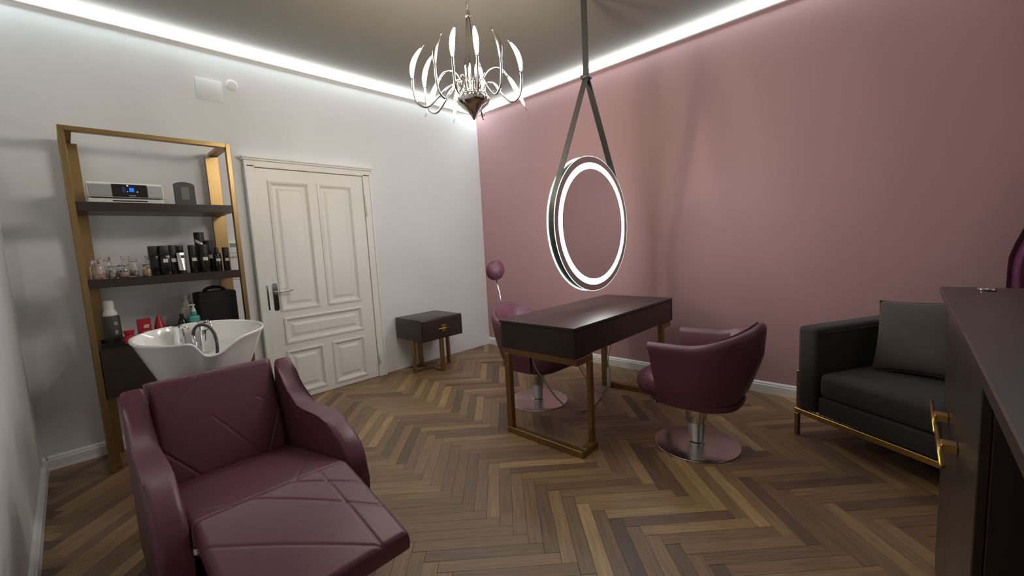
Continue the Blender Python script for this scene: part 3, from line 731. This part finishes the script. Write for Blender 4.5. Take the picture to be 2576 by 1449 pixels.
# ------------------------------------------------------------------ styling table
def build_table():
    OX, OY = 2.775, 1.767
    t = thing('styling_table', 'long dark wooden styling table on brass hoop legs under the mirror', 'table', (OX, OY, 0))
    def P(name, m, x0, x1, y0, y1, z0, z1, bev=0.002): return mkbox(name, m, t, x0-OX, x1-OX, y0-OY, y1-OY, z0, z1, bev, 1)
    P('top', M_dark, 2.05, 3.505, 1.445, 2.09, 0.806, 0.825)
    P('body', M_dark, 2.052, 3.490, 1.462, 2.073, 0.630, 0.8055)
    P('side_panel', M_dark, 2.052, 2.07, 1.447, 1.4615, 0.630, 0.8055); P('side_panel', M_dark, 3.485, 3.505, 1.447, 1.4615, 0.630, 0.8055)
    for y0, y1 in ((1.450, 1.4615), (2.0735, 2.085)):
        P('drawer_front', M_dark, 2.0715, 3.484, y0, y1, 0.634, 0.803)
    # front hoop
    P('top_bar', M_gold, 2.065, 2.105, 1.445, 2.075, 0.585, 0.6295)
    P('leg', M_gold, 2.065, 2.105, 2.025, 2.07, 0.044, 0.5845); P('foot_bar', M_gold, 2.060, 2.105, 1.425, 2.07, 0.0, 0.0435)
    P('return_bar', M_gold, 2.1055, 2.245, 1.427, 1.475, 0.0, 0.0435); P('return_bar', M_gold, 2.1055, 2.245, 1.445, 1.49, 0.585, 0.6295)
    P('leg', M_gold, 2.205, 2.245, 1.445, 1.475, 0.044, 0.5845)
    # far hoop
    P('leg', M_gold, 3.315, 3.355, 1.455, 1.495, 0.044, 0.5845); P('leg', M_gold, 3.315, 3.355, 2.0, 2.045, 0.044, 0.5845)
    P('foot_bar', M_gold, 3.315, 3.355, 1.455, 2.045, 0.0, 0.0435); P('top_bar', M_gold, 3.44, 3.48, 1.455, 2.06, 0.585, 0.6295)
    P('return_bar', M_gold, 3.315, 3.4395, 1.455, 1.495, 0.585, 0.6295); P('return_bar', M_gold, 3.315, 3.4395, 2.0, 2.045, 0.585, 0.6295)
build_table()
def cable(ctrl, r, label, m=M_cable):
    bm = NB(); tube(bm, spline(ctrl, 8), r, 8); tag(obj('power_cable', bm, m, None, True), label, 'cable')
cable([(2.19, 1.92, 0.628), (2.21, 1.91, 0.48), (2.33, 1.90, 0.30), (2.45, 1.89, 0.15), (2.58, 1.86, 0.04), (2.68, 1.83, 0.007), (2.80, 1.82, 0.007), (2.93, 1.85, 0.012), (3.02, 1.88, 0.01)], 0.006, 'pale grey cable looping from the table edge to the floor')
cable([(2.62, 1.88, 0.628), (2.66, 1.87, 0.42), (2.78, 1.87, 0.25), (2.92, 1.88, 0.11), (3.05, 1.90, 0.03), (3.15, 1.93, 0.007), (3.24, 1.96, 0.007)], 0.004, 'thin cable hanging under the middle of the table')
t = thing('mains_adapter', 'white plug adapter hanging on a cable by the far brass leg', 'adapter', (3.30, 1.94, 0.0))
bm = NB(); tube(bm, spline([(0.03, 0.01, 0.62), (0.02, 0.0, 0.42), (0.0, 0.02, 0.28), (0, 0.02, 0.18)], 8), 0.004, 8); obj('lead', bm, M_cable, t, True)
mkbox('adapter_body', M_whitep, t, -0.014, 0.014, 0.005, 0.035, 0.0, 0.178, 0.005, 2)

# ------------------------------------------------------------------ hanging mirror
def build_mirror():
    OX, OY, OZ = 2.778, 1.765, 1.467
    t = thing('hanging_mirror', 'round illuminated mirror hung on a black leather strap above the table', 'mirror', (OX, OY, OZ))
    def disc(bm, rs, seg=96):      # rs: list of (r, y)
        rings = [[(r*math.cos(2*PI*k/seg), y, r*math.sin(2*PI*k/seg)) for k in range(seg)] for r, y in rs]
        loft(bm, rings, True, False); return bm
    R_ = 0.500
    bm = NB(); disc(bm, [(R_-0.012, -0.0275), (R_-0.012, 0.0275)]); obj('rim', bm, M_black, t, True)
    for sg in (-1, 1):
        bm = NB()
        vs_ = [bm.verts.new((0.412*math.cos(2*PI*k/96), sg*0.0335, 0.412*math.sin(2*PI*k/96))) for k in range(96)]; bm.faces.new(vs_)
        g_ = obj('mirror_glass', bm, M_mirror, t)
        bm = NB(); disc(bm, [(0.412, sg*0.0335), (0.456, sg*0.0335)]); obj('light_ring', bm, M_ring, g_)
        bm = NB(); disc(bm, [(0.456, sg*0.0335), (R_+0.001, sg*0.0335)]); obj('border', bm, M_mirror_f, g_)
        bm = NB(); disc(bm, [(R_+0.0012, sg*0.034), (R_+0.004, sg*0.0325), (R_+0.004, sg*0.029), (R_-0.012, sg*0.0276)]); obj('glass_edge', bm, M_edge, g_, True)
    # strap: round the rim, up both sides to the clasp
    d = 2.53-OZ; rs = R_-0.008; al = math.acos(rs/d)
    path = []
    a0 = PI/2-al; a1 = -PI-(PI/2-al)   # right tangent, going clockwise below to the left tangent
    for k in range(49):
        a = a0+(a1-a0)*k/48; path.append((rs*math.cos(a), rs*math.sin(a)))
    def band(bm, pts, wd, th):
        rings = []
        for i, (x, z) in enumerate(pts):
            a = Vector((*pts[max(0, i-1)],)); b = Vector((*pts[min(len(pts)-1, i+1)],)); tv = (b-a).normalized(); nx, nz = -tv.y, tv.x
            rings.append([(x+nx*th, -wd/2, z+nz*th), (x+nx*th, wd/2, z+nz*th), (x-nx*th, wd/2, z-nz*th), (x-nx*th, -wd/2, z-nz*th)])
        loft(bm, rings, True, True)
    bm = NB(); band(bm, path, 0.048, 0.0025); obj('strap', bm, M_leather, t)
    for sx in (-1, 1):
        bm = NB(); band(bm, [(sx*rs*math.cos(a0), rs*math.sin(a0)), (sx*0.5*rs*math.cos(a0)+sx*0.006, (rs*math.sin(a0)+d)/2), (sx*0.012, d)], 0.048, 0.0025); obj('strap', bm, M_leather, t)
    mkbox('clasp', M_leather, t, -0.036, 0.036, -0.028, 0.028, d+0.002, d+0.026, 0.004)
    mkbox('hanging_strap', M_leather, t, -0.004, 0.004, -0.024, 0.024, d+0.0265, ZC-OZ-0.012, 0.001, 1)
    bm = NB(); lathe(bm, [(0, ZC-OZ-0.012), (0.05, ZC-OZ-0.012), (0.055, ZC-OZ-0.0005), (0, ZC-OZ-0.0005)], 24); obj('ceiling_rose', bm, M_black, t, True, angle=40)
build_mirror()

# ------------------------------------------------------------------ styling chairs
def styling_chair(label, loc, rz, headrest=False):
    t = thing('styling_chair', label, 'chair', loc, rz, 'plum tub styling chairs at the table')
    # local: faces +y, x is width
    n = 44; rings = []
    aw, bd, fr = 0.293, 0.385, 0.195
    def path(s):
        # s in -1..1: right arm front -> back -> left arm front; returns point, outward normal, backness
        sg = 1 if s >= 0 else -1; q = 1-abs(s)     # q=0 at arm front, 1 at back centre
        straight = 0.30
        if q < straight:
            y = fr-(q/straight)*(fr+0.06); return Vector((sg*aw*(0.985+0.015*q/straight), y)), Vector((sg, 0.0)), 0.12*q/straight
        a = (q-straight)/(1-straight)*PI/2
        e = 2.25; c, s_ = math.cos(a), math.sin(a); k = (abs(c)**e+abs(s_)**e)**(-1/e)
        p = Vector((sg*aw*c*k, -0.06-(bd-0.06)*s_*k)); nn = Vector((sg*c/aw, -s_/(bd-0.06))).normalized()
        return p, nn, 0.12+0.88*(q-straight)/(1-straight)
    for i in range(n+1):
        s = -1+2*i/n; p, nn, bk = path(s)
        sm = bk*bk*(3-2*bk)
        zt = 0.706+0.118*sm
        d = 0.055+0.10*sm; th = 0.062-0.006*sm
        fro = 1-min(1, bk/0.12)                     # 1 at the arm front: lower edge cut back
        sec = [(-d, 0.318), (-d*0.62, 0.40), (-d*0.30, 0.52), (-0.012, 0.63), (0.0, zt-0.035), (-0.006, zt-0.012), (-0.020, zt-0.001), (-0.038, zt-0.001), (-th+0.008, zt-0.012), (-th, zt-0.035), (-th-0.014, 0.60), (-th-d*0.35, 0.50), (-th-d*0.5, 0.42), (-d-th*0.8, 0.33)]
        ring = []
        for off, z in sec:
            ycut = -0.055*fro*max(0, (zt-z)/(zt-0.318))
            q = p + nn*off; ring.append((q.x, q.y+ycut, z))
        rings.append(ring)
    bm = NB(); loft(bm, rings, True, True)
    obj('tub_shell', bm, M_purple, t, True, angle=55)
    # inner back cushion with a seam at each side
    rings = []
    for i in range(25):
        s = -0.56+1.12*i/24; p, nn, bk = path(s); sm = bk*bk*(3-2*bk); zt = 0.706+0.118*sm; d = 0.055+0.10*sm
        tap = 1-abs(s/0.56)**6
        pf = 0.028*tap
        ring = [(p.x-nn.x*o, p.y-nn.y*o, z) for o, z in ((0.052, zt-0.05), (0.040, zt-0.006), (0.046, zt+0.006*tap), (0.066+pf*0.5, zt-0.012), (0.082+pf, zt-0.08), (0.095+pf+d*0.25, 0.58), (0.09+pf+d*0.5, 0.48), (0.08+d*0.6, 0.45))]
        rings.append(ring)
    bm = NB(); loft(bm, rings, True, True); obj('back_cushion', bm, M_purple, t, True, angle=60)
    # seat pan and cushion
    def plan(k, z, sy=1.0, dy=0.0):
        out = []
        for i in range(40):
            a = 2*PI*i/40; e = 2.8; c, s_ = math.cos(a), math.sin(a); q = (abs(c)**e+abs(s_)**e)**(-1/e)
            out.append((0.238*k*c*q, (0.275*s_*q)*k*sy+dy, z))
        return out
    bm = NB(); loft(bm, [plan(0.55, 0.293), plan(0.86, 0.297), plan(0.97, 0.312), plan(1.0, 0.33), plan(0.98, 0.345)], True, True); obj('seat_pan', bm, M_purple, t, True, angle=60)
    bm = NB(); loft(bm, [plan(0.9, 0.3455, 1.05, 0.055), plan(0.97, 0.352, 1.08, 0.06), plan(1.0, 0.385, 1.10, 0.062), plan(1.0, 0.42, 1.10, 0.062), plan(0.96, 0.452, 1.08, 0.06), plan(0.84, 0.468, 1.05, 0.055), plan(0.5, 0.474, 1.0, 0.04)], True, True); obj('seat_cushion', bm, M_purple, t, True, angle=60)
    # column, base
    bm = NB(); lathe(bm, [(0, 0.0125), (0.050, 0.0125), (0.050, 0.020), (0.043, 0.026), (0.044, 0.05), (0.056, 0.150), (0.0565, 0.152), (0, 0.152)], 32); obj('column_foot', bm, M_steel, t, True, angle=40)
    bm = NB(); lathe(bm, [(0, 0.1525), (0.061, 0.1525), (0.067, 0.20), (0.068, 0.235), (0.062, 0.275), (0.058, 0.2925), (0, 0.2925)], 32); obj('column', bm, M_chrome, t, True, angle=40)
    bm = NB(); lathe(bm, [(0, 0), (0.252, 0), (0.258, 0.004), (0.256, 0.008), (0.245, 0.0105), (0.06, 0.0124), (0, 0.0124)], 64); obj('base_disc', bm, M_steel, t, True, angle=30)
    bm = NB(); tube(bm, [(0.05, 0.04, 0.26), (0.10, 0.12, 0.255), (0.13, 0.19, 0.245)], [0.007, 0.007, 0.008], 10); obj('lift_lever', bm, M_black, t, True)
    if not headrest:
        bm = NB(); lathe(bm, [(0, 0), (0.028, 0), (0.030, 0.006), (0.026, 0.012), (0, 0.013)], 16, (-0.03, 0.235, 0.235)); tube(bm, [(-0.03, 0.235, 0.245), (-0.03, 0.18, 0.27), (-0.03, 0.12, 0.292)], 0.006, 8); obj('pedal', bm, M_chrome, t, True, angle=40)
    else:
        bm = NB(); tube(bm, [(0, -0.368, 0.70), (0, -0.385, 0.84), (0, -0.40, 0.93), (0, -0.43, 1.04)], [0.010, 0.009, 0.0085, 0.008], 10); obj('headrest_post', bm, M_chrome, t, True)
        bm = NB(); bmesh.ops.create_uvsphere(bm, u_segments=28, v_segments=16, radius=1.0)
        bmesh.ops.scale(bm, vec=(0.105, 0.062, 0.096), verts=bm.verts[:]); bmesh.ops.translate(bm, vec=(0, -0.435, 1.128), verts=bm.verts[:])
        obj('headrest', bm, M_purple, t, True)
    return t
styling_chair('plum tub styling chair without headrest on a round steel base near the sofa', (2.676, 0.957, 0), 0.0)
styling_chair('plum tub styling chair with a round headrest tucked under the table', (2.665, 2.288, 0), PI, True)

# ------------------------------------------------------------------ sofa
def build_sofa():
    ang = math.atan2(-0.864, -0.503)
    t = thing('velvet_sofa', 'dark velvet two seater sofa with brass base rail by the pink wall', 'sofa', (3.185, 0.508, 0), ang)
    # local x: along the length away from the visible arm, local y: depth (backwards = +y)
    Ln, Dp = 1.36, 0.74
    bm = NB(); box(bm, 0.012, 0.142, 0.0, Dp, 0.185, 0.735, 0.028, 4); obj('armrest', bm, M_sofa, t, True, angle=60)
    bm = NB(); box(bm, Ln-0.142, Ln-0.012, 0.0, Dp, 0.185, 0.735, 0.028, 4); obj('armrest', bm, M_sofa, t, True, angle=60)
    bm = NB(); box(bm, 0.145, Ln-0.145, Dp-0.17, Dp, 0.185, 0.735, 0.028, 4); obj('backrest', bm, M_sofa, t, True, angle=60)
    bm = NB(); box(bm, 0.145, Ln-0.145, 0.012, Dp-0.172, 0.185, 0.30, 0.012, 3); obj('seat_base', bm, M_sofa, t, True, angle=60)
    bm = NB(); box(bm, 0.148, Ln-0.148, 0.004, Dp-0.174, 0.302, 0.455, 0.04, 4); obj('seat_cushion', bm, M_sofa, t, True, angle=60)
    # piping seam on the visible armrest
    bm = NB(); tube(bm, [(0.144, 0.03, 0.70), (0.144, Dp-0.19, 0.70)], 0.004, 6); obj('piping', bm, M_sofa, t, True)
    mkbox('base_rail', M_gold_b, t, 0.0, Ln, 0.0, 0.022, 0.150, 0.183, 0.002, 1); mkbox('base_rail', M_gold_b, t, 0.0, Ln, Dp-0.022, Dp, 0.150, 0.183, 0.002, 1)
    mkbox('base_rail', M_gold_b, t, 0.0, 0.022, 0.0225, Dp-0.0225, 0.150, 0.183, 0.002, 1); mkbox('base_rail', M_gold_b, t, Ln-0.022, Ln, 0.0225, Dp-0.0225, 0.150, 0.183, 0.002, 1)
    for x in (0.0, Ln-0.024):
        for y in (0.0, Dp-0.024): mkbox('leg', M_gold, t, x, x+0.024, y, y+0.024, 0.0, 0.149, 0.002, 1)
    for y in (0.02, Dp-0.044): mkbox('side_post', M_gold, t, -0.006, 0.0115, y, y+0.022, 0.184, 0.43, 0.002, 1)
    return t, ang
sofa, sang = build_sofa()
def build_pillow():
    t = thing('throw_pillow', 'grey velvet throw pillow leaning in the sofa corner', 'pillow', (0, 0, 0))
    n = 26; bm = NB(); S = 0.222
    top, bot = [], []
    for sgn, G in ((1, top), (-1, bot)):
        for i in range(n+1):
            row = []
            for j in range(n+1):
                a, b = -1+2*i/n, -1+2*j/n
                pin = 1-0.07*(1-abs(a)**2)*(abs(b)**6)-0.0; pin2 = 1-0.07*(1-abs(b)**2)*(abs(a)**6)
                h = 0.075*((1-a**4)*(1-b**4))**0.6
                row.append((a*S*pin2, b*S*pin, sgn*h))
            G.append(row)
    V1 = [[bm.verts.new(p) for p in r] for r in top]
    V2 = [[V1[i][j] if i in (0, n) or j in (0, n) else bm.verts.new(bot[i][j]) for j in range(n+1)] for i in range(n+1)]
    for i in range(n):
        for j in range(n):
            bm.faces.new((V1[i][j], V1[i+1][j], V1[i+1][j+1], V1[i][j+1])); bm.faces.new((V2[i][j], V2[i][j+1], V2[i+1][j+1], V2[i+1][j]))
    # piping along the edge
    c = obj('cover', bm, M_pillow, t, True)
    bm = NB(); e = [top[i][0] for i in range(n)] + [top[n][j] for j in range(n)] + [top[i][n] for i in range(n, 0, -1)] + [top[0][j] for j in range(n, -1, -1)]
    tube(bm, e, 0.004, 6); obj('piping', bm, M_pillow, t, True)
    return t
pil = build_pillow()
# pillow plane: stands on the seat, leans back; placed in sofa coordinates
def sofa_pt(x, y, z): return Matrix.Translation((3.185, 0.508, 0)) @ Matrix.Rotation(sang, 4, 'Z') @ Vector((x, y, z))
lean = math.radians(72)
Mloc = Matrix.Rotation(sang + math.radians(6), 4, 'Z') @ Matrix.Rotation(lean, 4, 'X') @ Matrix.Rotation(math.radians(5), 4, 'Z')
pil.matrix_world = Matrix.Translation(sofa_pt(0.415, 0.455, 0.678)) @ Mloc

# ------------------------------------------------------------------ reception desk
def build_desk():
    t = thing('reception_desk', 'dark brown reception desk with glossy top and brass pulls', 'desk', (1.7, -0.42, 0))
    OX, OY = 1.7, -0.42
    def P(name, m, x0, x1, y0, y1, z0, z1, bev=0.002, par=t): return mkbox(name, m, par, x0-OX, x1-OX, y0-OY, y1-OY, z0, z1, bev, 1)
    P('worktop', M_dark, 0.55, 2.30, -0.80, -0.098, 1.072, 1.100, 0.003)
    P('cabinet', M_desk, 1.235, 2.215, -0.78, -0.138, 0.0, 1.0715)
    for x0, x1 in ((1.237, 1.7895), (1.7915, 2.213)):
        d = P('door', M_desk, x0, x1, -0.1375, -0.120, 0.012, 1.065)
        hx = (1.625 if x0 < 1.5 else 1.96); hw = 0.145 if x0 < 1.5 else 0.16
        z = 0.725 if x0 < 1.5 else 0.695
        P('handle_boss', M_gold_b, hx-0.022, hx+0.022, -0.1195, -0.086, z-0.011, z+0.011, 0.002, d)
        bm = NB(); tube(bm, [(hx-hw-OX, -0.0835-OY, z), (hx+hw-OX, -0.0835-OY, z)], 0.006, 8); obj('handle_bar', bm, M_gold_b, d, True)
    P('modesty_panel', M_desk, 0.60, 1.2345, -0.62, -0.60, 0.0, 1.0715)
    P('end_panel', M_desk, 0.57, 0.5995, -0.78, -0.13, 0.0, 1.0715)
build_desk()
bm = NB(); lathe(bm, [(0, 0.0), (0.032, 0.0), (0.034, 0.003), (0.030, 0.007), (0.012, 0.009), (0, 0.009)], 24)
bmesh.ops.scale(bm, vec=(1, 0.7, 1), verts=bm.verts[:])
o = obj('counter_bell_dish', bm, M_chrome, None, True, angle=40); o.location = (2.21, -0.21, 1.1005)
tag(o, 'small flat silver dish on the reception desk top', 'dish')

# ------------------------------------------------------------------ curtain
def build_curtain():
    t = thing('velvet_curtain', 'purple velvet curtain panel gathered beside the pink wall', 'curtain', (3.74, -0.95, 0))
    rings = []
    nz, nx = 40, 70
    bm = NB(); rows_o, rows_i = [], []
    for k in range(nz+1):
        z = 0.03+(2.95-0.03)*k/nz
        # gathered at z about 1.05 by the tie-back, sweeping away above
        g_ = math.exp(-((z-1.02)/0.22)**2)
        edge = -0.428 - (0.0 if z < 1.1 else 0.22*(1-math.exp(-((z-1.1)/0.45)**1.5)))
        far = -1.45
        wdt = (edge-far)*(1-0.45*g_); far2 = edge-wdt
        ro, ri = [], []
        for i in range(nx+1):
            f = i/nx; y = edge+(far2-edge)*f
            amp = (0.035-0.012*g_)*(1 if 0.02 < f < 0.98 else 0.6)
            x = amp*math.sin(2*PI*f*9+0.3*math.sin(z*2))-0.012*g_
            ro.append((x, y+0.95, z)); ri.append((x+0.012, y+0.95, z))
        rows_o.append(ro); rows_i.append(ri)
    rings = [ro+ri[::-1] for ro, ri in zip(rows_o, rows_i)]
    loft(bm, rings, True, True); obj('panel', bm, M_curtain, t, True, angle=70)
    bm = NB(); tube(bm, [(0.02, 0.62, 2.97), (0.02, -0.75, 2.97)], 0.014, 12); obj('rod', bm, M_gold, t, True)
build_curtain()

# ------------------------------------------------------------------ chandelier
def build_chandelier():
    OX, OY, OZ = 1.757, 1.90, 2.215
    t = thing('chandelier', 'chrome chandelier with curved lily arms and glowing flame bulbs', 'chandelier', (OX, OY, OZ))
    bm = NB(); lathe(bm, [(0, -0.122), (0.006, -0.116), (0.016, -0.097), (0.036, -0.072), (0.066, -0.048), (0.092, -0.026), (0.100, -0.006), (0.097, 0.010), (0.084, 0.022), (0.072, 0.026), (0.070, 0.036), (0, 0.038)], 36); obj('hub', bm, M_chrome, t, True, angle=50)
    for k in range(10):
        a = 2*PI*k/10; bm = NB(); lathe(bm, [(0, -0.004), (0.008, 0), (0.006, 0.012), (0, 0.016)], 8, (0.079*math.cos(a), 0.079*math.sin(a), 0.025)); obj('stud', bm, M_chrome, t, True)
    for k in range(5):
        a = 2*PI*k/5; r0, r1 = 0.028, 0.010
        bm = NB(); tube(bm, [(r0*math.cos(a), r0*math.sin(a), 0.03), (1.2*r0*math.cos(a), 1.2*r0*math.sin(a), 0.2), (r1*math.cos(a), r1*math.sin(a), 0.46)], 0.0045, 8); obj('stem_rod', bm, M_chrome, t, True)
    bm = NB(); lathe(bm, [(0, 0.455), (0.016, 0.455), (0.018, 0.47), (0.012, 0.49), (0.005, 0.50), (0, 0.50)], 16); obj('stem_cap', bm, M_chrome, t, True)
    z = 0.50; k = 0; top = ZC-OZ-0.05
    while z < top:
        bm = NB(); pts = []
        for i in range(13):
            a = 2*PI*i/12; pts.append((0.009*math.cos(a), 0.0, z+0.016+0.018*math.sin(a)) if k % 2 == 0 else (0.0, 0.009*math.cos(a), z+0.016+0.018*math.sin(a)))
        tube(bm, pts, 0.0022, 6, False); obj('chain_link', bm, M_chrome, t, True); z += 0.027; k += 1
    bm = NB(); tube(bm, [(0.006, 0.004, 0.49), (0.012, 0.01, 0.7), (0.004, 0.004, top+0.01)], 0.0022, 6); obj('flex', bm, M_cable, t, True)
    bm = NB(); lathe(bm, [(0, top), (0.02, top), (0.055, top+0.03), (0.06, ZC-OZ-0.0005), (0, ZC-OZ-0.0005)], 28); obj('ceiling_rose', bm, M_chrome, t, True, angle=50)
    fwd = Vector((cf.x, cf.y, 0)).normalized(); rgt = Vector((cr.x, cr.y, 0)).normalized()
    def dirv(phi): return rgt*math.cos(math.radians(phi)) - fwd*math.sin(math.radians(phi))
    def arm(phi, kind, R_, lit=True, dz=0.0):
        d = dirv(phi); P = lambda r, z: (d.x*r, d.y*r, z+dz)
        if kind == 'up':
            ctrl = [P(0.06, 0.025-dz), P(0.085, 0.075), P(0.135, 0.072), P(0.60*R_, 0.01), P(0.80*R_, -0.045), P(0.97*R_, -0.02), P(R_*1.02, 0.05), P(R_*1.02, 0.115)]
            base = Vector(P(R_*1.02, 0.110)); mid = Vector(P(R_*1.05, 0.205)); tip = Vector(P(R_*0.82, 0.285))
        else:
            ctrl = [P(0.055, 0.02-dz), P(0.07, 0.12), P(0.12, 0.185), P(0.19, 0.190), P(0.235, 0.150)]
            base = Vector(P(0.232, 0.153)); mid = Vector(P(0.285, 0.085)); tip = Vector(P(0.335, -0.015))
        bm = NB(); tube(bm, spline(ctrl, 7), 0.0065, 8); a = obj('arm', bm, M_chrome, t, True)
        # flame: swells from the base to a pointed tip
        cv = [base.lerp(mid, f/6) for f in range(7)]
        pts, rs = [], []
        for i in range(13):
            f = i/12; q = base*(1-f)**2 + mid*2*f*(1-f) + tip*f*f
            pts.append(q); rs.append(0.004+0.0115*math.sin(PI*min(1, f*1.02))**0.8*(1-0.35*f) if f < 1 else 0.0015)
        bm = NB()
        if lit:
            tube(bm, pts, rs, 10); obj('bulb', bm, M_bulb, a, True)
        else:
            tube(bm, pts, rs, 10); obj('bulb', bm, M_steel, a, True)
        bm = NB(); dt = (tip-pts[-3]).normalized(); tube(bm, [tip-dt*0.012, tip+dt*0.03], [0.004, 0.0015], 8); obj('finial', bm, M_chrome, a, True)
    for phi, kind, R_, lit in ((103, 'up', 0.31, True), (80, 'up', 0.31, True), (55, 'up', 0.30, False), (170, 'up', 0.335, True), (196, 'up', 0.30, True), (14, 'up', 0.29, True), (-80, 'up', 0.30, True), (128, 'up', 0.28, False),
                               (205, 'down', 0.3, True), (243, 'down', 0.3, True), (-22, 'down', 0.3, True)):
        arm(phi, kind, R_, lit)
build_chandelier()
